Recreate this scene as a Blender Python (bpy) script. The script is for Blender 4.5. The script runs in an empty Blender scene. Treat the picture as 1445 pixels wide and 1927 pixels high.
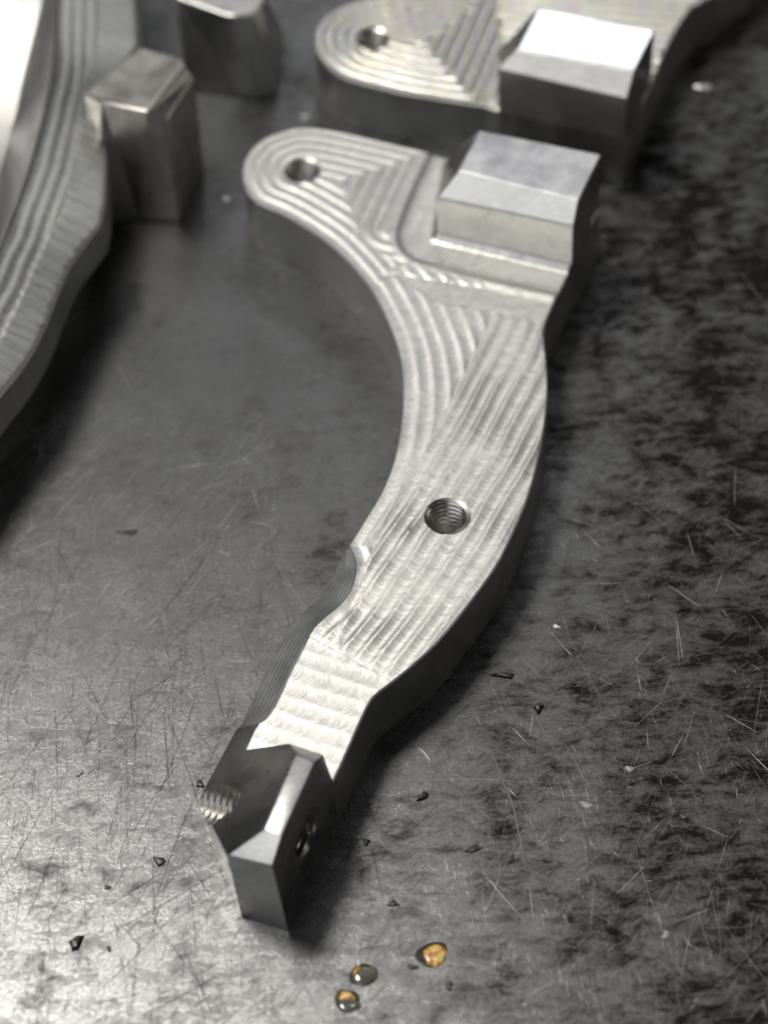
import bpy, bmesh, math, random
import numpy as np
from mathutils import Vector, Matrix
from mathutils.geometry import delaunay_2d_cdt
random.seed(7); rng = np.random.RandomState(11)
S = bpy.context.scene; COL = S.collection
MM = 0.001
# ------------------------------------------------------------------ camera
CH = 330.0                                   # camera height above the table, mm
FP = 4007.0                                  # focal length in photo pixels (1445 x 1927)
DEP = math.radians(51.0); RHO = math.radians(4.03)
CAM = np.array([0, 0, CH]); FW = np.array([0, math.cos(DEP), -math.sin(DEP)])
UP = np.array([0, math.sin(DEP), math.cos(DEP)]); RT = np.array([1.0, 0, 0])
RP = RT*math.cos(RHO) - UP*math.sin(RHO); DP = -UP*math.cos(RHO) - RT*math.sin(RHO)
def P(px, py, z=0.0):
    """where the sight line of a measured photo point meets height z (mm)"""
    d = FW*FP + RP*(px-722.5) + DP*(py-963.5)
    return CAM + (CH-z)/-d[2]*d
def P2(pts, z): return np.array([P(x, y, z)[:2] for x, y in pts])
cam_d = bpy.data.cameras.new('camera'); cam = bpy.data.objects.new('camera', cam_d); COL.objects.link(cam)
cam_d.sensor_fit = 'VERTICAL'; cam_d.sensor_height = 36.0; cam_d.lens = FP/1927*36
cam_d.clip_start = 0.01; cam_d.clip_end = 50
M = Matrix.Identity(4)
for i, a in enumerate((RP, -DP, -FW)):
    for j in range(3): M[j][i] = a[j]
M.translation = Vector(CAM*MM)
cam.matrix_world = M
S.camera = cam
cam_d.dof.use_dof = True
cam_d.dof.focus_distance = float(np.dot(P(680, 1230, 12)-CAM, FW))*MM
cam_d.dof.aperture_fstop = 10.0
# ------------------------------------------------------------------ light (indoors, by a window)
W = bpy.data.worlds.new('World'); S.world = W; W.use_nodes = True
W.node_tree.nodes['Background'].inputs[0].default_value = (0.80, 0.85, 1.0, 1)
W.node_tree.nodes['Background'].inputs[1].default_value = 0.012
def area(name, direction, dist, sx, sy, radiance, color, target=(0, 0.28, 0)):
    L = bpy.data.lights.new(name, 'AREA'); L.shape = 'RECTANGLE'; L.size = sx; L.size_y = sy
    L.energy = radiance*math.pi*sx*sy; L.color = color
    o = bpy.data.objects.new(name, L); COL.objects.link(o)
    d = Vector(direction).normalized(); o.location = Vector(target)+d*dist
    o.rotation_euler = d.to_track_quat('Z', 'Y').to_euler()
    return o
def dirv(el, az):      # azimuth: 0 away from the camera, + to the left
    el, az = math.radians(el), math.radians(az)
    return (-math.sin(az)*math.cos(el), math.cos(az)*math.cos(el), math.sin(el))
area('skylight_lamp', dirv(67, 47), 2.0, 0.42, 0.42, 38.0, (1.0, 0.97, 0.91))
area('ceiling_lamp', dirv(54, 0), 2.2, 1.9, 1.1, 0.35, (0.97, 0.98, 1.0))
area('window_lamp', dirv(34, -9), 2.6, 0.7, 0.5, 2.3, (0.95, 0.97, 1.0))
area('front_fill_lamp', dirv(42, 138), 2.4, 2.4, 2.0, 1.0, (0.98, 0.99, 1.0))  # added fill from behind the camera, brightens the front-facing faces
area('side_fill_lamp', dirv(16, -78), 1.6, 0.6, 0.4, 1.7, (1.0, 0.95, 0.85))  # added low fill from the right, puts glints in the hole rims
S.view_settings.view_transform = 'Standard'; S.view_settings.look = 'None'
S.view_settings.exposure = 0.0; S.view_settings.gamma = 1.0
S.cycles.max_bounces = 8; S.cycles.glossy_bounces = 6; S.cycles.caustics_reflective = True
# ------------------------------------------------------------------ node helper
def newmat(name):
    m = bpy.data.materials.new(name); m.use_nodes = True
    nt = m.node_tree; return m, nt, nt.nodes['Principled BSDF']
def N(nt, t, **kw):
    n = nt.nodes.new(t)
    for k, v in kw.items():
        if k.startswith('_'): setattr(n, k[1:], v)
        else:
            key = int(k[1:]) if k[0] == 'i' and k[1:].isdigit() else k.replace('__', ' ')
            n.inputs[key].default_value = v
    return n
def ramp(nt, src, stops):
    r = nt.nodes.new('ShaderNodeValToRGB'); nt.links.new(src, r.inputs[0])
    e = r.color_ramp.elements
    while len(e) < len(stops): e.new(0.5)
    for k, (p, c) in enumerate(stops):
        e[k].position = p; e[k].color = (c, c, c, 1) if not isinstance(c, tuple) else (*c, 1)
    return r.outputs[0]
def math_n(nt, op, a, b=None, c=None):
    n = nt.nodes.new('ShaderNodeMath'); n.operation = op
    for k, v in enumerate((a, b, c)):
        if v is None: continue
        if isinstance(v, (int, float)): n.inputs[k].default_value = v
        else: nt.links.new(v, n.inputs[k])
    return n.outputs[0]
def mapping(nt, src, scale=(1, 1, 1), rot=(0, 0, 0)):
    m = nt.nodes.new('ShaderNodeMapping'); m.inputs['Scale'].default_value = scale; m.inputs['Rotation'].default_value = rot
    nt.links.new(src, m.inputs[0]); return m.outputs[0]
def noise(nt, vec, scale, detail=4, rough=0.55):
    n = N(nt, 'ShaderNodeTexNoise', Scale=scale, Detail=detail, Roughness=rough); nt.links.new(vec, n.inputs['Vector']); return n.outputs[0]

def milled_aluminium(name, tint=(0.80, 0.785, 0.75), rough=0.39, cut=1.0):
    """top faces: fine curved cutter marks across each pass, from the UV map (u along the pass in mm, v across)"""
    m, nt, b = newmat(name)
    uv = N(nt, 'ShaderNodeUVMap').outputs[0]; tc = N(nt, 'ShaderNodeTexCoord').outputs['Object']
    sp = nt.nodes.new('ShaderNodeSeparateXYZ'); nt.links.new(uv, sp.inputs[0])
    f = math_n(nt, 'FRACT', sp.outputs[1])
    q = math_n(nt, 'SUBTRACT', f, 0.45)
    arc = math_n(nt, 'MULTIPLY', math_n(nt, 'MULTIPLY', q, q), 3.6)
    cell = math_n(nt, 'FLOOR', sp.outputs[1])
    cx = nt.nodes.new('ShaderNodeCombineXYZ')
    nt.links.new(math_n(nt, 'ADD', sp.outputs[0], arc), cx.inputs[0])
    nt.links.new(math_n(nt, 'MULTIPLY', sp.outputs[1], 0.22), cx.inputs[1]); nt.links.new(math_n(nt, 'MULTIPLY', cell, 7.3), cx.inputs[2])
    n1 = noise(nt, cx.outputs[0], 4.2, 3, 0.7)
    cx2 = nt.nodes.new('ShaderNodeCombineXYZ')
    nt.links.new(math_n(nt, 'SUBTRACT', sp.outputs[0], math_n(nt, 'MULTIPLY', arc, 1.3)), cx2.inputs[0])
    nt.links.new(math_n(nt, 'MULTIPLY', sp.outputs[1], 0.22), cx2.inputs[1]); nt.links.new(cell, cx2.inputs[2])
    n2 = noise(nt, cx2.outputs[0], 3.4, 3, 0.7)
    blotch = noise(nt, tc, 90, 3)
    hsum = math_n(nt, 'ADD', math_n(nt, 'MULTIPLY', n1, 0.65), math_n(nt, 'MULTIPLY', n2, 0.5))
    bp = N(nt, 'ShaderNodeBump', Strength=0.55*cut, Distance=0.0001); nt.links.new(hsum, bp.inputs['Height'])
    nt.links.new(bp.outputs[0], b.inputs['Normal'])
    mixc = nt.nodes.new('ShaderNodeMix'); mixc.data_type = 'RGBA'
    mixc.inputs['A'].default_value = (*[c*0.70 for c in tint], 1); mixc.inputs['B'].default_value = (*[min(1, c*1.10) for c in tint], 1)
    nt.links.new(ramp(nt, n1, [(0.38, 0.0), (0.60, 1.0)]), mixc.inputs['Factor'])
    nt.links.new(mixc.outputs['Result'], b.inputs['Base Color'])
    nt.links.new(math_n(nt, 'MULTIPLY_ADD', blotch, 0.16, rough-0.08), b.inputs['Roughness'])
    b.inputs['Metallic'].default_value = 1.0
    return m
def plain_aluminium(name, tint=(0.74, 0.73, 0.70), rough=0.33, streak=(1, 1, 1), rot=(0, 0, 0), bump=0.3, scale=900, stain=0.0):
    m, nt, b = newmat(name)
    tc = N(nt, 'ShaderNodeTexCoord').outputs['Object']
    v = mapping(nt, tc, streak, rot); n1 = noise(nt, v, scale, 4, 0.65); bl = noise(nt, tc, 120, 4, 0.6)
    bp = N(nt, 'ShaderNodeBump', Strength=bump, Distance=0.00005); nt.links.new(n1, bp.inputs['Height']); nt.links.new(bp.outputs[0], b.inputs['Normal'])
    mixc = nt.nodes.new('ShaderNodeMix'); mixc.data_type = 'RGBA'
    lo = [c*(0.82-stain) for c in tint]; lo[2] *= 1.0+stain*0.12
    mixc.inputs['A'].default_value = (*lo, 1); mixc.inputs['B'].default_value = (*[min(1, c*1.06) for c in tint], 1)
    nt.links.new(ramp(nt, math_n(nt, 'MULTIPLY_ADD', n1, 0.4, math_n(nt, 'MULTIPLY', bl, 0.6)), [(0.38, 0.0), (0.60, 1.0)]), mixc.inputs['Factor'])
    nt.links.new(mixc.outputs['Result'], b.inputs['Base Color'])
    nt.links.new(math_n(nt, 'MULTIPLY_ADD', bl, 0.22, rough-0.11), b.inputs['Roughness'])
    b.inputs['Metallic'].default_value = 1.0
    return m
MT_TOP = milled_aluminium('milled aluminium')
MT_TINT = milled_aluminium('sheen tinted milled aluminium', (0.88, 0.86, 0.83), 0.30)
nt = MT_TINT.node_tree; bs = nt.nodes['Principled BSDF']; src = bs.inputs['Base Color'].links[0].from_socket
tc = N(nt, 'ShaderNodeTexCoord').outputs['Object']
hue = ramp(nt, noise(nt, mapping(nt, tc, (1, .35, 1), (0, 0, .5)), 150, 3, .6), [(.36, (.95, .78, .84)), (.46, (.98, .97, .92)), (.53, (1., .95, .62)), (.60, (.88, .95, .92)), (.68, (1., .84, .86))])  # rainbow sheen painted into the base colour as a noise tint
mm = nt.nodes.new('ShaderNodeMix'); mm.data_type = 'RGBA'; mm.blend_type = 'MULTIPLY'; mm.inputs['Factor'].default_value = .42
nt.links.new(src, mm.inputs['A']); nt.links.new(hue, mm.inputs['B']); nt.links.new(mm.outputs['Result'], bs.inputs['Base Color'])
MT_RING = milled_aluminium('dull milled aluminium', (0.66, 0.66, 0.63), 0.42)
MT_WALL = plain_aluminium('side milled aluminium', (0.68, 0.68, 0.66), 0.42, (1, 1, 0.12), bump=0.12, scale=1500)
MT_SCAL = plain_aluminium('stepped aluminium', (0.70, 0.71, 0.71), 0.45, (1, 1, 1), bump=0.15, scale=900)
MT_BLOCK = plain_aluminium('saw cut aluminium', (0.76, 0.75, 0.72), 0.30, (0.3, 1, 1), bump=0.25, scale=900)
MT_STAIN = plain_aluminium('stained aluminium', (0.74, 0.735, 0.73), 0.36, (1, 1, 1), bump=0.12, scale=300, stain=0.22)
MT_NOSE = plain_aluminium('finely brushed aluminium', (0.74, 0.735, 0.72), 0.28, (0.06, 1, 1), rot=(0, 0, math.radians(-66)), bump=0.5, scale=1400)
MT_THREAD = plain_aluminium('tapped aluminium', (0.66, 0.65, 0.62), 0.30, (1, 1, 1), bump=0.05, scale=600)

# ------------------------------------------------------------------ object helpers
def link(name, me, mat=None, parent=None):
    o = bpy.data.objects.new(name, me); COL.objects.link(o)
    if mat is not None:
        for q in (mat if isinstance(mat, (list, tuple)) else [mat]): me.materials.append(q)
    if parent is not None: o.parent = parent
    return o
def thing(name, label, cat, loc, group=None):
    o = bpy.data.objects.new(name, None); COL.objects.link(o); o.location = [c*MM for c in loc]
    o.empty_display_size = 0.01
    o['label'] = label; o['category'] = cat
    if group: o['group'] = group
    return o
def mesh_mm(name, V, Fs, org=(0, 0, 0)):
    me = bpy.data.meshes.new(name); V = (np.asarray(V, float)-np.asarray(org))*MM
    me.from_pydata([tuple(v) for v in V], [], [tuple(map(int, f)) for f in Fs]); me.update(); return me
def recalc(me):
    bm = bmesh.new(); bm.from_mesh(me); bmesh.ops.recalc_face_normals(bm, faces=bm.faces); bm.to_mesh(me); bm.free()
def smooth(me, ang=30):
    for p in me.polygons: p.use_smooth = True
    me.set_sharp_from_angle(angle=math.radians(ang))
def bevel(o, w, seg=2, ang=20):
    md = o.modifiers.new('bevel', 'BEVEL'); md.width = w*MM; md.segments = seg; md.limit_method = 'ANGLE'; md.angle_limit = math.radians(ang)
def bake(o):
    dg = bpy.context.evaluated_depsgraph_get(); me = bpy.data.meshes.new_from_object(o.evaluated_get(dg)); o.modifiers.clear(); o.data = me
def chaikin(pts, n=2, closed=False, keep=()):
    pts = [tuple(p) for p in pts]
    for _ in range(n):
        out = []; m = len(pts); rngs = range(m if closed else m-1)
        if not closed: out.append(pts[0])
        for i in rngs:
            a, b = np.array(pts[i]), np.array(pts[(i+1) % m])
            out.append(tuple(a*.75+b*.25)); out.append(tuple(a*.25+b*.75))
        if not closed: out.append(pts[-1])
        pts = out
    return pts
def resample(P_, step):
    P_ = np.asarray(P_, float); out = [P_[0]]
    for a, b in zip(P_[:-1], P_[1:]):
        L = np.linalg.norm(b-a); n = max(1, int(round(L/step)))
        for k in range(1, n+1): out.append(a+(b-a)*k/n)
    return np.array(out)
def chain_dist(Q, L):
    """distance of points Q to polyline L, and arc length of the nearest point"""
    Q = np.asarray(Q, float); best = np.full(len(Q), 1e9); arc = np.zeros(len(Q)); s0 = 0
    for a, b in zip(L[:-1], L[1:]):
        ab = b-a; l = np.linalg.norm(ab)
        if l < 1e-9: continue
        t = np.clip(((Q-a)@ab)/(l*l), 0, 1); d = np.linalg.norm(Q-(a+t[:, None]*ab), axis=1)
        k = d < best; best[k] = d[k]; arc[k] = s0+t[k]*l; s0 += l
    return best, arc
def inside(Q, poly):
    Q = np.asarray(Q); c = np.zeros(len(Q), bool); n = len(poly)
    for i in range(n):
        x1, y1 = poly[i]; x2, y2 = poly[(i+1) % n]
        if y1 == y2: continue
        k = ((y1 > Q[:, 1]) != (y2 > Q[:, 1])) & (Q[:, 0] < (x2-x1)*(Q[:, 1]-y1)/(y2-y1)+x1)
        c ^= k
    return c
def ridge(u, A, lean=0.25, cusp=0.10):
    """scallop left by one pass: hollow between two cusps, a little steeper on one side"""
    f = u-np.floor(u); f = np.clip(f, 0, 1)
    c = 0.5+lean*0.5
    g = np.where(f < c, (c-f)/c, (f-c)/(1-c))
    return A*(np.sqrt(g*g+cusp*cusp)**1.5 if False else g**1.7)
def vnoise(Q, s, seed=0):
    Q = np.asarray(Q)/s+seed*17.31; i = np.floor(Q).astype(int); f = Q-i; f = f*f*(3-2*f)
    def h(a, b):
        v = np.sin(a*127.1+b*311.7+seed*74.7)*43758.5453; return v-np.floor(v)
    x, y = i[:, 0], i[:, 1]
    return (h(x, y)*(1-f[:, 0])+h(x+1, y)*f[:, 0])*(1-f[:, 1])+(h(x, y+1)*(1-f[:, 0])+h(x+1, y+1)*f[:, 0])*f[:, 1]

def plate(name, outline, field, step, mats, parent, org, holes=(), rim=0.3, wall_bottom=None, zbase=0.0, wall_rows=1, clip=None):
    """a plate with a sculpted top: outline (mm, closed, counter-clockwise) -> rim chamfer -> gridded top; walls down to zbase.
    wall_bottom(i) may give a list of (x, y, z) rows below the rim"""
    O = resample(np.vstack([outline, outline[:1]]), 0.8)[:-1]; n = len(O)
    area2 = np.sum(O[:, 0]*np.roll(O[:, 1], -1)-np.roll(O[:, 0], -1)*O[:, 1])
    if area2 < 0: O = O[::-1].copy()
    T = np.roll(O, -1, 0)-np.roll(O, 1, 0); T /= np.linalg.norm(T, axis=1)[:, None]+1e-12
    I = O+np.stack([-T[:, 1], T[:, 0]], 1)*rim                      # inward for CCW
    x0, y0 = I.min(0); x1, y1 = I.max(0)
    gx, gy = np.meshgrid(np.arange(x0, x1, step), np.arange(y0, y1, step*0.866)); gx[1::2] += step/2
    G = np.stack([gx.ravel(), gy.ravel()], 1)+rng.uniform(-.02, .02, (gx.size, 2))*step
    G = G[inside(G, I)]
    if clip is not None: G = G[clip(G)]
    d, _ = chain_dist(G, np.vstack([I, I[:1]])); G = G[d > step*0.45]
    loops = [I]
    for (cx, cy, r) in holes:
        a = np.linspace(0, 2*math.pi, 49)[:-1]; loops.append(np.stack([cx+r*np.cos(a), cy+r*np.sin(a)], 1))
        G = G[np.hypot(G[:, 0]-cx, G[:, 1]-cy) > r+step*0.4]
    pts = []; edges = []
    for Lp in loops:
        k = len(pts); pts += [tuple(p) for p in Lp]; m = len(Lp); edges += [(k+i, k+(i+1) % m) for i in range(m)]
    allp = [Vector(p) for p in pts]+[Vector(p) for p in G.tolist()]
    vv, ee, ff, ov, oe, of = delaunay_2d_cdt(allp, edges, [], 1, 1e-6)
    V2 = np.array([[v.x, v.y] for v in vv]); Fs = np.array([f for f in ff if len(f) == 3])
    cen = V2[Fs].mean(1); keep = inside(cen, I)
    for (cx, cy, r) in holes: keep &= np.hypot(cen[:, 0]-cx, cen[:, 1]-cy) > r*0.995
    Fs = Fs[keep]
    z, us, vs = field(V2)
    # index of inner rim vertices in the output
    idx = {}
    for k, src in enumerate(ov):
        for s_ in src:
            if s_ < n: idx[s_] = k
    V = [(*V2[k], z[k]) for k in range(len(V2))]; nv = len(V)
    zi = np.array([z[idx[i]] for i in range(n)])
    rows = [[idx[i] for i in range(n)]]
    for i in range(n): V.append((O[i, 0], O[i, 1], zi[i]-rim))
    rows.append([nv+i for i in range(n)])
    extra = [wall_bottom(O[i]) if wall_bottom else None for i in range(n)]
    nr = max([len(e) for e in extra if e] or [0])
    for r in range(nr):
        k = len(V); last = rows[-1]
        for i in range(n):
            if extra[i]: V.append(extra[i][r])
            else: V.append((O[i, 0], O[i, 1], zi[i]-rim-(zi[i]-rim-9)*(r+1)/nr))
        rows.append([k+i for i in range(n)])
    k = len(V)
    for i in range(n):
        x, y, _ = V[rows[-1][i]]; V.append((x, y, zbase))
    rows.append([k+i for i in range(n)])
    faces = [tuple(f) for f in Fs]; nt_ = len(faces); mi = [0]*nt_
    for r in range(len(rows)-1):
        for i in range(n):
            j = (i+1) % n
            faces.append((rows[r][i], rows[r+1][i], rows[r+1][j], rows[r][j]))
            mi.append(0 if r == 0 else (2 if (extra[i] and extra[j] and r < len(rows)-2) else 1))
    faces.append(tuple(rows[-1])[::-1]); mi.append(1)
    me = mesh_mm(name, V, faces, org)
    uvl = me.uv_layers.new(name='UVMap'); U = np.zeros((len(V), 2)); U[:len(V2), 0] = us; U[:len(V2), 1] = vs
    li = np.zeros(len(me.loops), int); me.loops.foreach_get('vertex_index', li)
    uvl.data.foreach_set('uv', U[li].ravel())
    o = link(name, me, mats, parent); me.polygons.foreach_set('material_index', mi)
    # make every face look outward / up
    me.update()
    smooth(me, 34)
    return o
def thread_tube(name, c, axis, r, length, parent, org, pitch=1.25, depth=0.55, chamfer=0.45, mat=None, blind=True, turns=None):
    """a tapped hole seen from inside: helical ridges, countersunk mouth. c = mouth centre (mm)"""
    ax = Vector(axis).normalized(); q = ax.to_track_quat('Z', 'Y'); A = 56; st = pitch/8; rows = int(length/st)
    V = []; Fs = []
    for a in range(A):
        t = 2*math.pi*a/A; V.append((math.cos(t)*(r), math.sin(t)*(r), 0.0))
    for k in range(rows+1):
        zz = -chamfer-k*st
        for a in range(A):
            t = 2*math.pi*a/A; ph = (k*st/pitch+a/A) % 1.0
            tri = 1-abs(2*ph-1); tri = min(1, max(0, (tri-.1)/.8))
            rr = r-chamfer-depth*tri
            V.append((math.cos(t)*rr, math.sin(t)*rr, zz))
    for k in range(rows+1):
        for a in range(A):
            b = (a+1) % A; Fs.append((k*A+a, k*A+b, (k+1)*A+b, (k+1)*A+a))
    if blind:
        V.append((0, 0, -chamfer-rows*st-1.5)); m = len(V)-1
        for a in range(A): Fs.append(((rows+1)*A+a, (rows+1)*A+(a+1) % A, m))
    R = q.to_matrix(); V = [tuple(R @ Vector(v)+Vector(c)) for v in V]
    me = mesh_mm(name, V, Fs, org); smooth(me, 60)
    return link(name, me, mat or MT_THREAD, parent)
def cutter(c, axis, r, length, pitch=1.25, depth=0.5, flare=None, A=48, sub=6):
    """closed threaded plug, centred on c, used to cut a tapped hole"""
    ax = Vector(axis).normalized(); R = ax.to_track_quat('Z', 'Y').to_matrix(); st = pitch/sub; rows = int(length/st)
    V = []; Fs = []
    for k in range(rows+1):
        for a in range(A):
            t = 2*math.pi*a/A; ph = (k*st/pitch+a/A) % 1.0; tri = 1-abs(2*ph-1)
            rr = r-depth*min(1, max(0, (tri-.15)/.7)); zz = -length/2+k*st
            if flare is not None: rr = rr if zz > flare else r-0.15+min(1.5, (flare-zz)*0.9)
            V.append((math.cos(t)*rr, math.sin(t)*rr, -length/2+k*st))
    for k in range(rows):
        for a in range(A):
            b = (a+1) % A; Fs.append((k*A+a, k*A+b, (k+1)*A+b, (k+1)*A+a))
    Fs.append(tuple(range(A))[::-1]); Fs.append(tuple(rows*A+a for a in range(A)))
    V = [tuple(R @ Vector(v)+Vector(c)) for v in V]
    return V, Fs
def poly_solid(name, V, Fs, mats, parent, org, mi=None, bev=0.25):
    me = mesh_mm(name, V, Fs, org); recalc(me)
    o = link(name, me, mats, parent)
    if mi: me.polygons.foreach_set('material_index', mi)
    if bev: bevel(o, bev)
    return o
def boolean_cut(o, V, Fs, org, mat):
    me = mesh_mm('plug', V, Fs, org); recalc(me); smooth(me, 60); me.materials.append(mat)
    c = bpy.data.objects.new('plug', me); COL.objects.link(c); c.parent = o.parent
    md = o.modifiers.new('cut', 'BOOLEAN'); md.object = c; md.operation = 'DIFFERENCE'; md.solver = 'EXACT'; md.material_mode = 'TRANSFER'
    bpy.context.view_layer.update(); bake(o); bpy.data.objects.remove(c)

# ------------------------------------------------------------------ the bench top
def bench_material():
    m, nt, b = newmat('scuffed black bench top')
    tc = N(nt, 'ShaderNodeTexCoord').outputs['Object']
    wp = N(nt, 'ShaderNodeTexNoise', Scale=160, Detail=3); nt.links.new(tc, wp.inputs['Vector'])
    wm = nt.nodes.new('ShaderNodeVectorMath'); wm.operation = 'MULTIPLY_ADD'; nt.links.new(wp.outputs['Color'], wm.inputs[0]); wm.inputs[1].default_value = (.004, .004, 0); nt.links.new(tc, wm.inputs[2])
    wc = wm.outputs[0]
    big = noise(nt, tc, 11, 2, 0.5)
    v1 = mapping(nt, wc, (0.45, 1, 1), (0, 0, math.radians(-6))); fleck = noise(nt, v1, 360, 11, 0.80)
    fine = noise(nt, tc, 1500, 6, 0.75); mid = noise(nt, wc, 75, 5, 0.6)
    sx = nt.nodes.new('ShaderNodeSeparateXYZ'); nt.links.new(tc, sx.inputs[0])
    # wear grows towards the right; the light's falloff to that side is painted in
    worn_falloff = math_n(nt, 'MULTIPLY_ADD', sx.outputs[0], 1.25, -0.008)
    worn_falloff = math_n(nt, 'MINIMUM', math_n(nt, 'MAXIMUM', worn_falloff, -0.055), 0.075)
    def hairs(ang, sc, lo, thin=0.035):
        h = noise(nt, mapping(nt, wc2, (1, thin, 1), (0, 0, math.radians(ang))), sc, 2, 0.5)
        return ramp(nt, h, [(lo, 0.0), (lo+.05, 1.0)])
    wm2 = nt.nodes.new('ShaderNodeVectorMath'); wm2.operation = 'MULTIPLY_ADD'; wp2 = N(nt, 'ShaderNodeTexNoise', Scale=25, Detail=2); nt.links.new(tc, wp2.inputs['Vector'])
    nt.links.new(wp2.outputs['Color'], wm2.inputs[0]); wm2.inputs[1].default_value = (.008, .008, 0); nt.links.new(tc, wm2.inputs[2]); wc2 = wm2.outputs[0]
    hr = hairs(42, 2100, .66)
    for a_, s_, l_ in ((-50, 1900, .67), (18, 1700, .68), (74, 2000, .675), (-15, 1800, .69)): hr = math_n(nt, 'MAXIMUM', hr, hairs(a_, s_, l_))
    wear = math_n(nt, 'ADD', math_n(nt, 'MULTIPLY', fleck, 0.62), math_n(nt, 'ADD', math_n(nt, 'MULTIPLY', mid, 0.30), math_n(nt, 'MULTIPLY', big, 0.16)))
    wear = math_n(nt, 'SUBTRACT', math_n(nt, 'MULTIPLY_ADD', fine, 0.05, wear), math_n(nt, 'ADD', worn_falloff, 0.025))
    wr = ramp(nt, wear, [(0.42, 0.0), (0.475, 0.35), (0.60, 1.0)])        # 0 = bare dark patch, 1 = polished grey skin
    fr = ramp(nt, fine, [(0.36, 0.0), (0.52, 1.0)])
    mix = nt.nodes.new('ShaderNodeMix'); mix.data_type = 'RGBA'
    mix.inputs['A'].default_value = (0.0085, 0.006, 0.0042, 1); mix.inputs['B'].default_value = (0.024, 0.0245, 0.0245, 1)
    fac = math_n(nt, 'ADD', math_n(nt, 'MULTIPLY', wr, math_n(nt, 'MULTIPLY_ADD', fr, 0.5, 0.5)), math_n(nt, 'MULTIPLY', hr, 0.7))
    nt.links.new(math_n(nt, 'MINIMUM', fac, 2.2), mix.inputs['Factor']); mix.clamp_factor = False
    nt.links.new(mix.outputs['Result'], b.inputs['Base Color'])
    rg = math_n(nt, 'MULTIPLY_ADD', wr, -0.30, 0.60)
    rg = math_n(nt, 'MULTIPLY_ADD', mid, 0.14, math_n(nt, 'SUBTRACT', rg, 0.07))
    nt.links.new(math_n(nt, 'MULTIPLY_ADD', fr, -0.05, rg), b.inputs['Roughness'])
    nt.links.new(math_n(nt, 'MULTIPLY_ADD', wr, math_n(nt, 'MULTIPLY_ADD', fr, .20, .42), 0.03), b.inputs['Specular IOR Level'])
    b.inputs['IOR'].default_value = 2.25
    hgt = math_n(nt, 'ADD', math_n(nt, 'MULTIPLY', fine, 0.35), math_n(nt, 'ADD', math_n(nt, 'MULTIPLY', fleck, 0.9), math_n(nt, 'ADD', math_n(nt, 'MULTIPLY', mid, 1.0), math_n(nt, 'MULTIPLY', hr, 0.3))))
    bp = N(nt, 'ShaderNodeBump', Strength=0.34, Distance=0.0002); nt.links.new(hgt, bp.inputs['Height']); nt.links.new(bp.outputs[0], b.inputs['Normal'])
    return m
bm = bmesh.new(); bmesh.ops.create_grid(bm, x_segments=8, y_segments=8, size=0.9)
bmesh.ops.translate(bm, verts=bm.verts, vec=(0, 0.45, 0))
me = bpy.data.meshes.new('bench_top'); 
ext = bmesh.ops.extrude_face_region(bm, geom=bm.faces[:])
bmesh.ops.translate(bm, verts=[v for v in ext['geom'] if isinstance(v, bmesh.types.BMVert)], vec=(0, 0, -0.03))
bmesh.ops.recalc_face_normals(bm, faces=bm.faces); bm.to_mesh(me); bm.free()
bench = link('bench_top', me, bench_material()); bench['kind'] = 'structure'
# scratches: thin raised burrs of scuffed skin, far too many to count
def scratches(name, n, lo, hi, wlo, whi, mat, seed, z=0.03, dirs=None, box=(-60, 1500, -80, 2000), spread=.22, share=.72):
    r = random.Random(seed); V = []; Fs = []
    for _ in range(n):
        px, py = r.uniform(box[0], box[1]), r.uniform(box[2], box[3]); c = P(px, py)
        a = r.choice(dirs)+r.gauss(0, spread) if dirs and r.random() < share else r.uniform(0, math.pi)
        L = lo*(hi/lo)**(r.random()**1.6); w = r.uniform(wlo, whi); cur = r.gauss(0, 0.008)
        m = max(3, int(L/2.0)); x, y = c[0]-math.cos(a)*L/2, c[1]-math.sin(a)*L/2
        k = len(V)
        for i in range(m+1):
            t = i/m; ww = w*(0.25+0.75*math.sin(math.pi*min(1, max(0, t))))*r.uniform(.6, 1.2)
            nx, ny = -math.sin(a), math.cos(a)
            V.append((x+nx*ww/2, y+ny*ww/2, z*.35)); V.append((x, y, z)); V.append((x-nx*ww/2, y-ny*ww/2, z*.35))
            x += math.cos(a)*L/m; y += math.sin(a)*L/m; a += cur*L/m*0.6+r.gauss(0, 0.015)
        for i in range(m):
            q = k+3*i; Fs.append((q, q+1, q+4, q+3)); Fs.append((q+1, q+2, q+5, q+4))
    o = link(name, mesh_mm(name, V, Fs), mat, bench); o['kind'] = 'stuff'; return o
def flat_mat(name, c, rough, spec=0.5, metal=0.0, bump=0.0):
    m, nt, b = newmat(name); tc = N(nt, 'ShaderNodeTexCoord').outputs['Object']; n = noise(nt, tc, 800, 4, .6)
    mx = nt.nodes.new('ShaderNodeMix'); mx.data_type = 'RGBA'; mx.inputs['A'].default_value = (*[k*.6 for k in c], 1); mx.inputs['B'].default_value = (*[min(1, k*1.3) for k in c], 1)
    nt.links.new(n, mx.inputs['Factor']); nt.links.new(mx.outputs['Result'], b.inputs['Base Color'])
    b.inputs['Roughness'].default_value = rough; b.inputs['Specular IOR Level'].default_value = spec; b.inputs['Metallic'].default_value = metal
    if bump:
        bp = N(nt, 'ShaderNodeBump', Strength=bump, Distance=0.0002); nt.links.new(n, bp.inputs['Height']); nt.links.new(bp.outputs[0], b.inputs['Normal'])
    return m
M_SCL = flat_mat('pale scratch', (0.34, 0.34, 0.33), 0.58, 0.5, 1.0)
M_SCB = flat_mat('bright scratch', (0.62, 0.62, 0.60), 0.56, 0.5, 1.0)
M_SCD = flat_mat('dark scratch', (0.012, 0.010, 0.010), 0.7, 0.1)
D1 = [math.radians(a) for a in (48, 60, 38, 66, 118, 84)]
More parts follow.
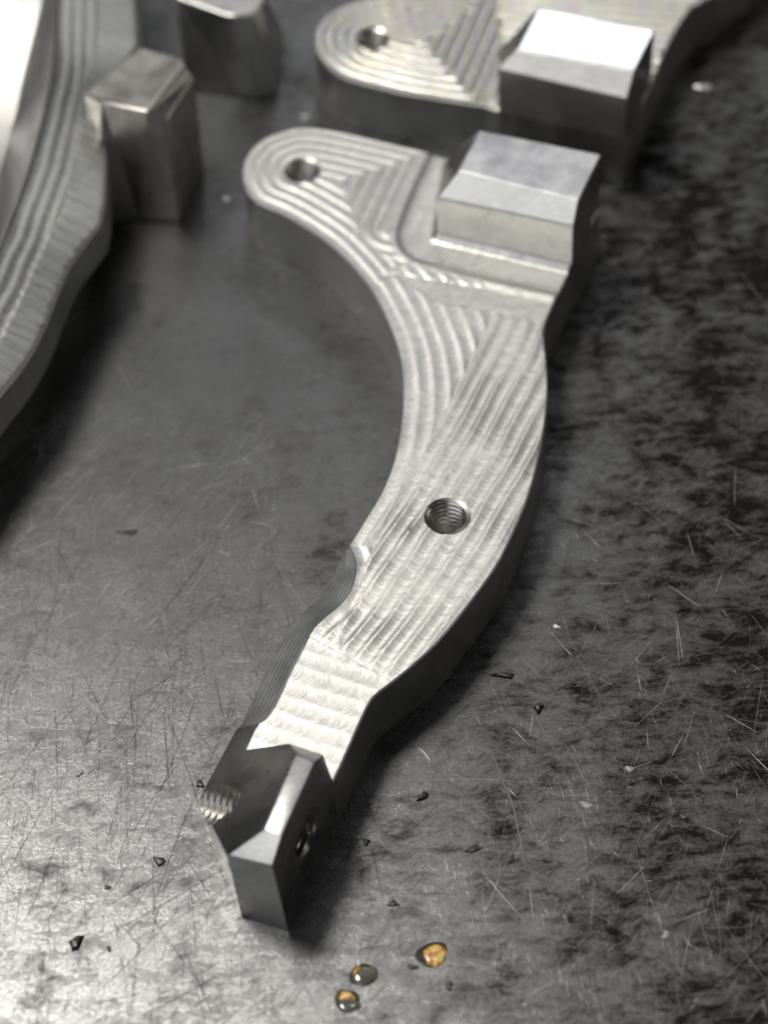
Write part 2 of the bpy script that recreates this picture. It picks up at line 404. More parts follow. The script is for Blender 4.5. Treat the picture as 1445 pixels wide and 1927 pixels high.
scratches('scratch_marks', 3600, 0.8, 9, 0.03, 0.08, M_SCL, 3, 0.012, D1)
scratches('long_scratch_marks', 150, 10, 55, 0.05, 0.12, M_SCL, 5, 0.013, D1)
scratches('bright_scratch_marks', 900, 1.0, 18, 0.03, 0.09, M_SCB, 6, 0.014, [math.radians(50), math.radians(58), math.radians(42)], (-40, 520, 760, 1560), .2, .85)
scratches('cross_scratch_marks', 260, 1.0, 12, 0.04, 0.10, M_SCB, 8, 0.0135, [math.radians(75), math.radians(125), math.radians(40)], (900, 1480, 900, 1960), .3, .8)
scratches('dark_scratch_marks', 1700, 1.0, 12, 0.05, 0.13, M_SCD, 4, 0.0115, D1)
scratches('long_dark_scratch_marks', 130, 10, 50, 0.06, 0.14, M_SCD, 9, 0.0125, [math.radians(46), math.radians(60), math.radians(100)], (-40, 760, 1050, 1960), .2, .8)

# ------------------------------------------------------------------ main bracket
ZT = 14.0
inner_px = [(482.5, 381), (501.6, 390), (529, 400), (573, 425), (621, 459), (655, 492), (690, 533), (712, 570), (728, 604), (746, 648), (755, 693), (758, 749),
            (753, 806), (743, 859), (729.5, 899), (713, 935), (690, 972), (655.4, 1028)]
notch_px = [(655.4, 1028), (666.6, 1048.6), (669.6, 1074.7), (659, 1112), (640.5, 1138), (607, 1164.4), (584.4, 1187), (569.5, 1220.5), (547, 1261.6), (521, 1321),
            (502, 1351), (481.7, 1362.5), (461, 1411)]
outer_px = [(626.5, 1471), (646, 1430), (674, 1366), (694.7, 1321), (707.7, 1306.4), (737.6, 1284), (793.7, 1239), (831, 1202), (887, 1131), (935.7, 1063.5), (962, 1010),
            (985, 957), (998.6, 920), (1015, 852), (1025, 799), (1030.9, 733), (1028.5, 683), (1022.5, 633), (1024, 609), (1045.6, 561), (1079, 491)]
lug_px = [(845, 296), (790, 284), (740, 272), (700, 263), (660, 253.4), (605, 243), (573, 240.7), (548, 243), (519, 252), (497, 261), (476, 277), (460, 299.6), (455.5, 323.5),
          (457, 344), (466.6, 366.5), (482.5, 381)]
inner = P2(chaikin(inner_px, 2), ZT); notch = P2(chaikin(notch_px, 1), ZT); outer = P2(chaikin(outer_px, 1), ZT); lug = P2(chaikin(lug_px, 2), ZT)
# block corners
bz = 30.0
TBL, TBR, TFR, TFL = P(900.8, 244.6, bz), P(1131, 291, bz), P(1088.6, 377, bz), P(862, 321, bz)
MFR = P(1079.5, 426, 26)
def on_plane3(px, py, a, b_, c):
    n = np.cross(b_-a, c-a); d = FW*FP+RP*(px-722.5)+DP*(py-963.5); return CAM+((a-CAM)@n)/(d@n)*d
MFL = on_plane3(821, 372, TFL, TFR, MFR)
back_r = TBR[:2]
outline = np.vstack([inner, notch[1:], outer, back_r[None], np.array([[TBL[0]-6, TBL[1]+0.0]])*0+P(849, 297, ZT)[None, :2], lug[1:-1]])
hole_c = P(841.5, 971, ZT)[:2]; hole_r = 87/2/9.72
lug_hole = P(569.5, 320.5, ZT)[:2]; lug_r = 70/2/8.55
dwn = P(1088.6, 377, bz)-P(1131, 291, bz)
# pocket round the mounting block
pocket_px = [(812, 262), (800, 290), (770, 352), (739, 428), (739, 455), (752, 480), (778, 497), (816, 507), (900, 529), (1047, 561)]
pocket_line = P2(chaikin(pocket_px, 2), ZT)
pocket_poly = np.vstack([pocket_line, P2([(1200, 600), (1300, 100), (900, 150)], ZT)])
footp = np.array([MFR[:2], MFL[:2], P(846, 292, 16.5)[:2], TBL[:2], TBR[:2]])
bdir = P(700, 1210, ZT)[:2]-P(1000, 622, ZT)[:2]; bdir /= np.linalg.norm(bdir); bnrm = np.array([-bdir[1], bdir[0]])
ax_dir = P(626.5, 1471, ZT)[:2]-P(694, 1321, ZT)[:2]; ax_dir /= np.linalg.norm(ax_dir)
seam = P2([(915, 610), (895, 655), (835, 780), (777, 888), (705, 1030), (668, 1110), (640, 1180)], ZT)
neck0 = P(668, 1255, ZT)[:2]
channel = P2([(835, 262), (802, 300), (741, 430)], ZT)
inner_full = np.vstack([inner, notch[1:]])
smooth_top = P2([(728, 512), (1047, 561), (1024, 609), (820, 566)], ZT)
def main_field(Q):
    n = len(Q); wob = (vnoise(Q, 9, 1)-.5)*0.5+(vnoise(Q, 2.2, 2)-.5)*0.10
    pitch = 3.1
    dI, sI = chain_dist(Q, inner_full); dL, sL = chain_dist(Q, np.vstack([lug, inner[1:]])); dC, sC = chain_dist(Q, channel)
    # straight passes on the belly
    v = (Q-P(1030, 733, ZT)[:2])@bnrm; s = (Q-P(1030, 733, ZT)[:2])@bdir
    vB = (v+s*s*0.0012)/3.25+wob*0.35; uB = s
    vA = dI/pitch+wob*0.30; uA = sI
    sN = (Q-neck0)@ax_dir; vN = sN/3.4+wob*.25+((Q-neck0)@np.array([-ax_dir[1], ax_dir[0]]))**2*0.0012; uN = (Q-neck0)@np.array([-ax_dir[1], ax_dir[0]])
    # which side of the seam
    seamx = np.interp(Q[:, 1], seam[::-1, 1], seam[::-1, 0]); left = Q[:, 0] < seamx
    V_ = np.where(left, vA, vB); U_ = np.where(left, uA, uB)
    below = (sN > -1.0+0.25*uN)
    V_ = np.where(below, vN, V_); U_ = np.where(below, uN, U_); A = np.where(below, 0.055, 0.2)
    # lug
    lugzone = (Q[:, 1] > np.interp(Q[:, 0], [P(700, 545, ZT)[0], P(745, 500, ZT)[0]], [P(700, 545, ZT)[1], P(745, 500, ZT)[1]])) & (Q[:, 0] < P(800, 400, ZT)[0]+30)
    toC = dC*1.0 < dL*1.0+0.8
    vl = np.where(toC, dC/3.0+.2, dL/2.6+wob*.2); ul = np.where(toC, sC, sL)
    V_ = np.where(lugzone, vl, V_); U_ = np.where(lugzone, ul, U_); A = np.where(lugzone, np.where(toC, 0.17, 0.12), A)
    sg = lambda x, w: 1/(1+np.exp(-np.clip(x/w, -30, 30)))
    wl = sg(seamx-Q[:, 0], 0.16)
    am = 0.35+1.15*vnoise(Q, 8, 21); h = wl*(ridge(vA, 0.20*am)+0.07)+(1-wl)*ridge(vB, 0.245*am)
    wn = sg(sN+1.0-0.25*uN, 0.7); h = h*(1-wn)+ridge(vN, 0.032)*wn
    h = np.where(lugzone, ridge(vl, np.where(toC, 0.24, 0.20)), h)
    # faint second set of passes crossing below the hole
    x2 = ((Q-hole_c)@np.array([0.80, 0.60]))/6.5; m2 = np.exp(-((Q[:, 1]-hole_c[1]+18)/14.)**2)*(~lugzone)
    h = h+ridge(x2, 0.015)*m2
    swc = P(655, 1165, ZT)[:2]; rs = np.hypot(*(Q-swc).T); h = h+0.05*np.exp(-(rs/4)**2)*np.cos(rs*1.1)
    # levels: the arm sits a touch lower on the seam's right
    sm = inside(Q, smooth_top); h = np.where(sm, 0.02+0.05*vnoise(Q*np.array([.3, 1]), 1.0, 5), h); A = np.where(sm, 0, A)
    inp = inside(Q, pocket_poly); dp, _ = chain_dist(Q, pocket_line)
    dep = np.where(inp, 1-np.exp(-(dp/2.0)**2), 0)
    hp = np.where(inp, 0.05-0.42*dep, 0); h = np.where(inp, hp, h*sg(dp-.9, .25))
    h = h+np.where(~inp, 0.24*np.exp(-(dp/1.2)**2), 0.24*np.exp(-(dp/1.2)**2))
    # fillet up to the block
    fd, _ = chain_dist(Q, np.vstack([footp, footp[:1]])); fd[inside(Q, footp)] = 0
    h = h+np.where(inp, np.clip(1.9-fd, 0, 2)**2*0.36, 0)
    h = h+(vnoise(Q, 0.8, 9)-.5)*0.012
    return ZT-0.1+h, U_, V_
# stepped flank along the narrow part: rim point -> rows that lean outwards
sil_px = [(653.5, 1030), (646, 1045), (635, 1067), (618, 1101), (605, 1123), (569.5, 1153), (539.6, 1190.6), (517, 1228), (491, 1284), (453.6, 1366), (445, 1371.5)]
sil_z = [13.4, 12.2, 11, 10.6, 10.4, 10.4, 10.4, 10.4, 10.4, 10.4, 10.4]
top_key = [(656, 1030), (664, 1045), (670, 1070), (662, 1105), (650, 1125), (610, 1162), (584.4, 1187), (563, 1228), (536, 1284), (502, 1351), (482, 1362)]
tk = P2(top_key, ZT); sk = np.array([P(x, y, z) for (x, y), z in zip(sil_px, sil_z)])
_, tk_arc = chain_dist(tk, notch)
NR = 42
def flank(p):
    d, s = chain_dist(p[None], notch)
    if d[0] > 0.05 or s[0] < tk_arc[0]-0.2 or s[0] > tk_arc[-1]+0.2: return None
    e = np.array([np.interp(s[0], tk_arc, sk[:, k]) for k in range(3)])
    a = np.array([p[0], p[1], ZT-0.3]); out = []
    nn = (e-a)[:2]; nn = nn/(np.linalg.norm(nn)+1e-9)
    for r in range(NR):
        t = (r+1)/NR; st = math.floor(t*7+1e-6); fr = t*7-st
        off = 0.13*math.sin(math.pi*fr)*min(1, 3*abs(t-1)) if r < NR-1 else 0
        q = a*(1-t)+e*t; q[0] -= nn[0]*off; q[1] -= nn[1]*off; out.append(tuple(q))
    return out
org = (*P(620, 900, 0)[:2], 0)
bracket = thing('machined_bracket', 'whole curved aluminium bracket in sharp focus lying alone across the middle of the bench', 'metal bracket', org, 'machined aluminium brackets')
# threaded hole countersinks are cut out of the plate
plate('body', outline, main_field, 0.36, [MT_TOP, MT_WALL, MT_SCAL], bracket, org, holes=[(*hole_c, hole_r), (*lug_hole, lug_r)], wall_bottom=flank)
thread_tube('threaded_hole', (*hole_c, ZT+0.04), (0, 0, 1), hole_r, 12.5, bracket, org, pitch=1.25, depth=0.5, chamfer=0.32)
thread_tube('threaded_hole', (*lug_hole, ZT+0.04), (0, 0, 1), lug_r, 12.5, bracket, org, pitch=1.1, depth=0.4, chamfer=0.25)
# mounting block
def block(tops, mids, low, zlow, parent, org, hole, mats, name='mounting_block', step=True):
    TBL, TBR, TFR, TFL = tops; MFL, MFR = mids; MBL = low
    V = [TBL, TBR, TFR, TFL, MFL, MFR, MBL, (TBR[0], TBR[1], MFR[2]-0.0)]
    V += [(MFL[0], MFL[1], zlow), (MFR[0], MFR[1], zlow), (TBR[0], TBR[1], zlow), (MBL[0], MBL[1], zlow)]
    F_ = [(0, 3, 2, 1), (3, 4, 5, 2), (0, 6, 4, 3), (4, 8, 9, 5), (2, 5, 9, 10, 1), (6, 11, 8, 4), (0, 1, 10, 11, 6), (8, 11, 10, 9)]
    V = V[:7]+[V[7]]+V[8:]
    used = sorted({i for f in F_ for i in f}); mp = {u: k for k, u in enumerate(used)}
    o = poly_solid(name, [V[u] for u in used], [tuple(mp[i] for i in f) for f in F_], mats, parent, org, [1]+[0]*7, 0.28)
    bpy.context.view_layer.update(); bake(o)
    if hole is not None:
        c, r = hole; axd = np.array([TBR[0]-TBL[0], TBR[1]-TBL[1], 0]); axd /= np.linalg.norm(axd)
        o.data.materials.append(MT_THREAD)
        Vc, Fc = cutter(np.array(c)-axd*6, -axd, r, 16, pitch=1.25, depth=0.4, flare=-5.2, A=64); boolean_cut(o, Vc, Fc, org, MT_THREAD)
    return o
MBL = P(846, 291, 19)
blk = block((TBL, TBR, TFR, TFL), (MFL, MFR), MBL, 11.0, bracket, org, (on_plane3(1116, 428, TBR, TFR, TFR-np.array([0, 0, 10])), 3.4), [MT_BLOCK, MT_STAIN])
# lower half of the block end runs down to the bench
rdir = (TBR-TBL)[:2]; rdir /= np.linalg.norm(rdir)
# nose block
L1, R1 = P(462, 1411, 14), P(626.5, 1471, 14)
def onplane(px, py, p0, n):
    d = FW*FP+RP*(px-722.5)+DP*(py-963.5); return CAM+((p0-CAM)@n)/(d@n)*d
nb = np.cross(R1-L1, [0, 0, 1.0]); Aa = onplane(543.5, 1399, L1, nb); Bb = onplane(608.5, 1420, L1, nb)
KF = P(497.8, 1560, 24.0); mpl = np.cross(Aa-L1, KF-L1)
c1, E_, G_, KB = (onplane(*q, L1, mpl) for q in ((445, 1371.5), (373, 1506), (423, 1610), (556, 1420)))
Ltop = onplane(480, 1362.5, L1, mpl)
G_ = onplane(428, 1609.5, L1, mpl); bl, br = P(453.5, 1724.5, 0), P(543.5, 1754, 0)
Fr = on_plane3(511.6, 1629, G_, bl, br); KFr = on_plane3(529.6, 1571, KF, G_, Fr); KBr = on_plane3(590.5, 1436.6, KB, KF, KFr)
Bb = on_plane3(608.5, 1420, KBr, KFr, Fr); Fm = G_
Rw = R1
def dn(v, z=0.0): return np.array([v[0], v[1], z])
Vn = [L1, Ltop, c1, E_, G_, KF, KB, Aa, Bb, KBr, KFr, Fm, Fr, R1, bl, br, dn(R1), dn(L1), dn(c1), dn(E_), dn(Ltop)]
Fn = [(0, 1, 2, 3, 4, 5, 6, 7), (6, 5, 10, 9), (7, 6, 9, 8), (5, 4, 12, 10), (9, 10, 12, 13, 8), (4, 14, 15, 12), (12, 15, 16, 13),
      (0, 7, 8, 13, 16, 17), (3, 19, 14, 4), (2, 18, 19, 3), (1, 20, 18, 2), (0, 17, 20, 1), (14, 19, 18, 20, 17, 16, 15)]
used = [i for i in range(len(Vn)) if i != 11]; mp_ = {u: k for k, u in enumerate(used)}
nose = poly_solid('clevis_end', [Vn[u] for u in used], [tuple(mp_[i] for i in f) for f in Fn], [MT_NOSE, MT_THREAD], bracket, org, None, 0.16)
bpy.context.view_layer.update(); bake(nose)
hc = P(578, 1570, 12.4); hn = np.array([-ax_dir[1], ax_dir[0], 0])
if hn[0] > 0: hn = -hn
# hole runs horizontally from the right flank out through the sloping left face
Rn = -hn
cR = hc
mid = np.array(cR)+hn*6
Vc, Fc = cutter(mid, hn, 4.9, 34, pitch=1.2, depth=0.75, flare=-6.2, A=90, sub=8)
boolean_cut(nose, Vc, Fc, org, MT_THREAD)
for p in nose.data.polygons: p.use_smooth = False
nose.data.set_sharp_from_angle(angle=math.radians(40))

# ------------------------------------------------------------------ second bracket behind
zt = 14.0
b_out_px = [(915, 201), (860, 193), (823, 187), (762, 178), (722, 168), (682, 158), (650, 149), (627, 138), (603, 116), (592, 90), (590.5, 72), (594, 52), (612, 29), (650, 9),
            (700, -4), (760, -12), (840, -30), (900, -70), (930, -140), (950, -220), (1330, -260), (1480, -200), (1500, -150), (1400, -60), (1345, -12), (1322.5, 3), (1300, 14), (1282, 37), (1262, 74),
            (1246, 105), (1238, 127)]
b_front = P2(chaikin(b_out_px, 1), zt)
bt = (P(1013, 15, 29.3), P(1230.6, 58, 29.3), P(1194, 132, 29.3), P(973, 92, 29.3)); bmids = (on_plane3(936.7, 128.6, bt[3], bt[2], P(1180, 185, 25.3)), P(1180, 185, 25.3))
b_outline = np.vstack([b_front, bt[1][None, :2], bmids[1][None, :2], bmids[0][None, :2]])
b_ch = P2([(965, 60), (930, 130), (900, 215)], zt)
b_lug = P2(chaikin(b_out_px[:17], 2), zt)
bdn = (P(900, 215, zt)-P(965, 60, zt))[:2]; bdn /= np.linalg.norm(bdn); bno = np.array([-bdn[1], bdn[0]])
def back_field(Q):
    dL, sL = chain_dist(Q, b_lug); off = (Q-P(930, 130, zt)[:2])@bno; dC = np.abs(off); sC = (Q-P(930, 130, zt)[:2])@bdn
    right = Q[:, 0] > P(950, 100, zt)[0]
    toC = dC < dL
    v = np.where(right, (Q@np.array([.25, .97]))/2.9, np.where(toC, dC/2.9, dL/2.6)); u = np.where(right, Q@np.array([.97, -.25]), np.where(toC, sC, sL))
    return zt-0.1+ridge(v, 0.38)+(vnoise(Q, 5, 3)-.5)*.1, u, v
org2 = (*P(900, 250, 0)[:2], 0)
back = thing('machined_bracket', 'blurred aluminium bracket at the top of the photo, its block top shining white', 'metal bracket', org2, 'machined aluminium brackets')
bh = P(702, 74, zt)[:2]; bhr = 66/2/8.1
plate('body', b_outline, back_field, 0.6, [MT_TINT, MT_WALL, MT_SCAL], back, org2, holes=[(*bh, bhr)])
thread_tube('threaded_hole', (*bh, zt+.04), (0, 0, 1), bhr, 12.5, back, org2, pitch=1.1, depth=.4, chamfer=.25)
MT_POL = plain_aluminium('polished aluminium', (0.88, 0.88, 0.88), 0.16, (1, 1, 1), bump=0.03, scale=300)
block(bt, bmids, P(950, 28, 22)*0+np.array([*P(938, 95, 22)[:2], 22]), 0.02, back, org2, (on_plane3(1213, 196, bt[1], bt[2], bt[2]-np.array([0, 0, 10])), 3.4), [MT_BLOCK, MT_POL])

# ------------------------------------------------------------------ ring part at the left
zr = 25.0
rin_px = [(113, -120), (114, -60), (110, 0), (104, 124), (91, 187), (75, 257), (54, 332), (29, 398), (0, 469), (-50, 570), (-120, 690)]
rout_px = [(-180, 1000), (-100, 890), (0, 748), (41, 700), (79, 637), (116, 540), (137, 494), (170, 450), (199, 412), (201, 300), (196, 215), (205, 160), (262, 92), (262, 62), (257, 0), (250, -60), (250, -120)]
rin = P2(chaikin(rin_px, 2), zr+1.5)
rout = P2(chaikin(rout_px, 1), zr-4.3)
r_outline = np.vstack([rin[::-1]*1.0, rout[::-1]*1.0][::1])
r_outline = np.vstack([rin, rout])
def ring_field(Q):
    d, s = chain_dist(Q, rin); do, so = chain_dist(Q, rout)
    wob = (vnoise(Q, 7, 4)-.5)*.8
    near = d < do*1.15
    v = np.where(near, d/2.6+wob*.3, (Q@np.array([0.42, 0.91]))/2.8+wob*.3); u = np.where(near, s, so)
    t = d/(d+do+1e-6)
    return zr+1.2-5.5*t+ridge(v, 0.17)*np.clip(do/1.0, 0, 1), u, v
org3 = (*P(60, 520, 0)[:2], 0)
ring = thing('ring_housing', 'big round aluminium housing with a square tab cut off by the left edge', 'machined part', org3)
def undercut(p):                      # made-up inward lean below the rim, shaped to turn the outer wall dark
    d, _ = chain_dist(p[None], rout)
    if d[0] > 0.3: return None
    k = np.array([-0.93, 0.36])*9.0; z = zr-5.2
    return [(p[0], p[1], z-7.5), (p[0]+k[0], p[1]+k[1], z-10.5)]
plate('rim_plate', r_outline, ring_field, 0.6, [MT_RING, MT_WALL, MT_WALL], ring, org3, rim=0.4, wall_bottom=undercut)
# turned hub face inside the rim
def turned():
    m, nt, b = newmat('turned aluminium face'); uv = N(nt, 'ShaderNodeUVMap').outputs[0]
    v = mapping(nt, uv, (0.02, 1, 1)); n1 = noise(nt, v, 2.2, 5, .7); v2 = mapping(nt, uv, (0.3, 0.02, 1)); n2 = noise(nt, v2, 1.0, 3, .6)
    bp = N(nt, 'ShaderNodeBump', Strength=.5, Distance=.00005); nt.links.new(n1, bp.inputs['Height']); nt.links.new(bp.outputs[0], b.inputs['Normal'])
    mx = nt.nodes.new('ShaderNodeMix'); mx.data_type = 'RGBA'; mx.inputs['A'].default_value = (.60, .57, .52, 1); mx.inputs['B'].default_value = (.9, .9, .9, 1)
    nt.links.new(ramp(nt, math_n(nt, 'MULTIPLY_ADD', n1, .5, math_n(nt, 'MULTIPLY', n2, .5)), [(.38, 0.), (.6, 1.)]), mx.inputs['Factor'])
    nt.links.new(mx.outputs['Result'], b.inputs['Base Color']); b.inputs['Metallic'].default_value = 1; b.inputs['Roughness'].default_value = .36
    return m
far = P2([(-700, 900), (-900, 300), (-700, -200)], zr)
hub_out = np.vstack([rin+np.array([-0.35, 0]), far])
V = [(*p, zr+1.9) for p in hub_out]; n_ = len(hub_out)
cen = hub_out.mean(0); rows = []; V = []; UVs = []
for r_, (k, z) in enumerate([(1.0, zr-3), (1.0, zr+1.5), (0.992, zr+1.9), (0.9, zr+1.9), (0.6, zr+1.9), (0.3, zr+1.9)]):
    for i, p in enumerate(hub_out):
        q = cen+(p-cen)*k; V.append((*q, z-0.11*np.linalg.norm(q-p))); UVs.append((i*1.0, (1-k)*120))
V.append((*cen, zr-9)); UVs.append((0, 120)); Fs = []
for r_ in range(5):
    for i in range(n_):
        j = (i+1) % n_; Fs.append((r_*n_+i, r_*n_+j, (r_+1)*n_+j, (r_+1)*n_+i))
for i in range(n_): Fs.append((5*n_+i, 5*n_+(i+1) % n_, 6*n_))
me = mesh_mm('hub_face', V, Fs, org3); recalc(me); ul = me.uv_layers.new(name='UVMap')
for l in me.loops: ul.data[l.index].uv = UVs[l.vertex_index]
smooth(me, 30); link('hub_face', me, turned(), ring)
# tab
tz = 30.5
tv = [P(158, 178, tz-2), P(264, 88, tz-1), P(340, 108, tz), P(366, 146, tz-2.5), P(315, 226, tz-2.5), P(276, 210, tz), P(190, 190, tz), P(348, 122, tz)]
T0, T1, T2, T3, T4, T5, T6, T7 = tv
base = {k: dn(v) for k, v in (('a', T0), ('b', T1), ('c', T2), ('d', T3), ('e', T4))}
e2 = P(340, 420, 0); d2 = P(386, 333, 0); f2 = P(262, 414, 0); g2 = P(176, 424, 0); c2 = dn(T2)
Vt = [T6, T5, T7, T2, T1, T0, T3, T4, g2, f2, e2, d2, c2, dn(T1), dn(T0)]
Ft = [(0, 1, 2, 3, 4, 5), (1, 7, 6, 2), (0, 8, 9, 1), (1, 9, 10, 7), (7, 10, 11, 6), (2, 6, 3), (3, 6, 11, 12), (4, 3, 12, 13), (5, 4, 13, 14), (0, 5, 14, 8), (8, 14, 13, 12, 11, 10, 9)]
MT_TAB = plain_aluminium('deburred aluminium', (0.66, 0.63, 0.60), 0.40, (1, 1, 1), bump=0.1, scale=500, stain=0.1)
poly_solid('tab', Vt, Ft, MT_TAB, ring, org3, None, 0.5)

# ------------------------------------------------------------------ nose of a third bracket, top left
org4 = (*P(470, 180, 0)[:2], 0)
third = thing('machined_bracket', 'dark blurred bracket end standing behind the tab, at the top edge of the photo', 'metal bracket', org4, 'machined aluminium brackets')
z3 = 24.0
V3 = [P(330, -6, z3), P(424, 28, z3), P(440, 30, z3), P(478, 34, z3-1), P(500, -6, z3), P(470, -90, z3), P(360, -120, z3),
      P(352, 170, 0), P(458, 182, 0), P(480, 186, 0), P(514, 182, 0), P(527, 172, 0), P(535, 60, 0), P(480, 20, 0), P(380, 0, 0), P(490, 12, z3)]
F3 = [(0, 1, 2, 15, 4, 5, 6), (2, 3, 15), (0, 7, 8, 1), (1, 8, 9, 2), (2, 9, 10, 3), (3, 10, 11, 15), (15, 11, 12, 4), (4, 12, 13, 5), (5, 13, 14, 6), (6, 14, 7, 0), (7, 14, 13, 12, 11, 10, 9, 8)]
poly_solid('clevis_end', V3, F3, MT_WALL, third, org4, None, 0.5)

# ------------------------------------------------------------------ debris on the bench
M_CHIP = flat_mat('dark metal chip', (0.05, 0.05, 0.05), 0.35, 0.8, 0.6, 0.6)
M_FLK = flat_mat('pale flake', (0.42, 0.42, 0.39), 0.5, 0.5, 0.3, 0.4)
M_BRI = flat_mat('bright swarf', (0.80, 0.80, 0.78), 0.3, 0.5, 0.9, 0.2)
M_AMB, nt, b = newmat('amber resin'); tc = N(nt, 'ShaderNodeTexCoord').outputs['Object']
nn_ = noise(nt, tc, 900, 4, .6)
nt.links.new(ramp(nt, nn_, [(.36, (.30, .10, .008)), (.50, (.80, .36, .03)), (.62, (1.0, .74, .25))]), b.inputs['Base Color'])
b.inputs['Roughness'].default_value = .12; b.inputs['Coat Weight'].default_value = .8; b.inputs['Subsurface Weight'].default_value = .15; b.inputs['Subsurface Scale'].default_value = .001
bp = N(nt, 'ShaderNodeBump', Strength=.8, Distance=.0003); nt.links.new(nn_, bp.inputs['Height']); nt.links.new(bp.outputs[0], b.inputs['Normal'])
M_OIL, nt, b = newmat('clear grey droplet'); b.inputs['Base Color'].default_value = (.13, .13, .10, 1); b.inputs['Roughness'].default_value = .07
b.inputs['Specular IOR Level'].default_value = .9; b.inputs['Coat Weight'].default_value = .6
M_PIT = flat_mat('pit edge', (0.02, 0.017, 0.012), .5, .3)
def blob_mesh(name, c, rx, ry, h, seed, rough=.18, rings=7, seg=22, rot=0., dent=0.0):
    r = random.Random(seed); ph = [r.uniform(0, 6.28) for _ in range(4)]; V = []; Fs = []
    for k in range(rings):
        t = k/rings; rr = math.cos(t*math.pi/2)**0.6 if k else 1.0; zz = h*math.sin(t*math.pi/2)
        for a in range(seg):
            th = 2*math.pi*a/seg; w = 1+rough*(math.sin(2*th+ph[0])*.6+math.sin(3*th+ph[1])*.5+math.sin(5*th+ph[2])*.3)
            x, y = rx*rr*w*math.cos(th), ry*rr*w*math.sin(th)
            x, y = x*math.cos(rot)-y*math.sin(rot), x*math.sin(rot)+y*math.cos(rot)
            V.append((c[0]+x, c[1]+y, c[2]+zz*(1-dent*math.exp(-(rr*2)**2))+(-.02 if k == 0 else r.uniform(-.03, .03)*h)))
    V.append((c[0], c[1], c[2]+h*(1-dent)))
    for k in range(rings-1):
        for a in range(seg): b_ = (a+1) % seg; Fs.append((k*seg+a, k*seg+b_, (k+1)*seg+b_, (k+1)*seg+a))
    for a in range(seg): Fs.append(((rings-1)*seg+a, (rings-1)*seg+(a+1) % seg, rings*seg))
    Fs.append(tuple(range(seg))[::-1])
    return V, Fs
def blob(name, px, py, rx, ry, h, mat, seed, parent=None, org=None, z=0., **kw):
    c = P(px, py, 0); c[2] = z; o_ = org if org is not None else (c[0], c[1], 0)
    V, Fs = blob_mesh(name, c, rx, ry, h, seed, **kw); me = mesh_mm(name, V, Fs, o_); smooth(me, 50)
    o = link(name, me, mat, parent)
    if parent is None: o.location = [q*MM for q in o_]
    return o
def droplet(label, px, py, parts):
    c = P(px, py, 0); t = thing('resin_droplet', label, 'droplet', (c[0], c[1], 0), 'droplets stuck to the bench')
    for nm, x, y, rx, ry, h, mat, sd, z, kw in parts: blob(nm, x, y, rx, ry, h, mat, sd, t, (c[0], c[1], 0), z, **kw)
droplet('largest droplet, filled with cracked amber resin, right of the other two', 816, 1798,
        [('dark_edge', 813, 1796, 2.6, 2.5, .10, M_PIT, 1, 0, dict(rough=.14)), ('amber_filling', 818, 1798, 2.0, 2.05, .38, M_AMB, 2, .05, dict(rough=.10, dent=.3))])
droplet('grey glassy droplet with a thin amber sliver, the middle one of three', 685, 1835,
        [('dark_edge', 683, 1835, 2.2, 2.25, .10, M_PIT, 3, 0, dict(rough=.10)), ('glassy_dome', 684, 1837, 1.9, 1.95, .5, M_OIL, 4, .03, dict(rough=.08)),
         ('tail', 700, 1832, 1.1, 1.3, .45, M_OIL, 5, .03, dict(rough=.12)), ('amber_filling', 671, 1829, .55, 1.0, .55, M_AMB, 6, .03, dict(rot=-.5))])
droplet('grey droplet half amber on top, lowest of the three near the bottom edge', 653, 1884,
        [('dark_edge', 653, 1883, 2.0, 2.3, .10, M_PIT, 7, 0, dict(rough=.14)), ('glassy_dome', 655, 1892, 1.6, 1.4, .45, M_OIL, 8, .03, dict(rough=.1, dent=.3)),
         ('tail', 668, 1892, 1.0, 1.0, .4, M_OIL, 9, .03, dict(rough=.12)), ('amber_filling', 652, 1876, 1.45, .95, .4, M_AMB, 10, .03, dict(rough=.2))])
def chip(label, px, py, rx, ry, h, rot, seed, mat=None, name='metal_chip'):
    o = blob(name, px, py, rx, ry, h, mat or M_CHIP, seed, rough=.45, seg=9, rings=3, rot=rot)
    o['label'] = label; o['category'] = 'metal chip'; o['group'] = 'metal chips scattered on the bench'
    for p in o.data.polygons: p.use_smooth = False
chip('dark elongated chip at the shadow edge right of the bracket belly', 948, 1272, 1.9, .7, .7, -.25, 21)
chip('small three-cornered dark chip on open bench right of the bracket', 1013, 1333, 1.0, .95, .8, .3, 22)
chip('dark round chip near the lower left corner', 144, 1775, 1.3, 1.25, .9, .1, 23)
chip('dark flake on the bright bench left of the nose tip', 301, 1621, 1.4, .7, .5, -.5, 24)
chip('grey chip just right of the nose shadow', 796, 1499, 1.1, .8, .6, .9, 25)
chip('tiny black chip touching the nose shadow edge', 689, 1585, .7, .6, .6, .2, 26)
chip('grey chip with a dull tip right of the nose, between shadow and right edge', 891, 1598, 1.7, .6, .3, .4, 27)
chip('pale chip right of the curved sliver by the bracket', 1047, 1180, .9, .6, .4, -.7, 28, M_BRI)
chip('small dark chip just left of the sloping nose face', 377, 1476, .9, .7, .5, -.4, 29)
chip('narrow dark flake near the left side of the amber droplet', 776, 1820, 1.0, .5, .3, 0, 30)
chip('small pointed chip lower right of the amber droplet', 845, 1855, .6, .9, .4, .3, 31)
chip('dark flake far right by the photo edge above mid height', 1430, 1087, 1.2, .5, .4, .2, 32)
chip('small dark chip above the amber droplet', 739, 1701, 1.0, .6, .4, .3, 33)
chip('blurred pale fleck on the bench between the tab and the bracket lug', 424, 374, 1.0, .8, .5, 0, 34, M_BRI)
chip('blurred pale fleck in the dark at the upper right', 1325, 165, 2.3, 1.2, .6, 0, 35, M_BRI)
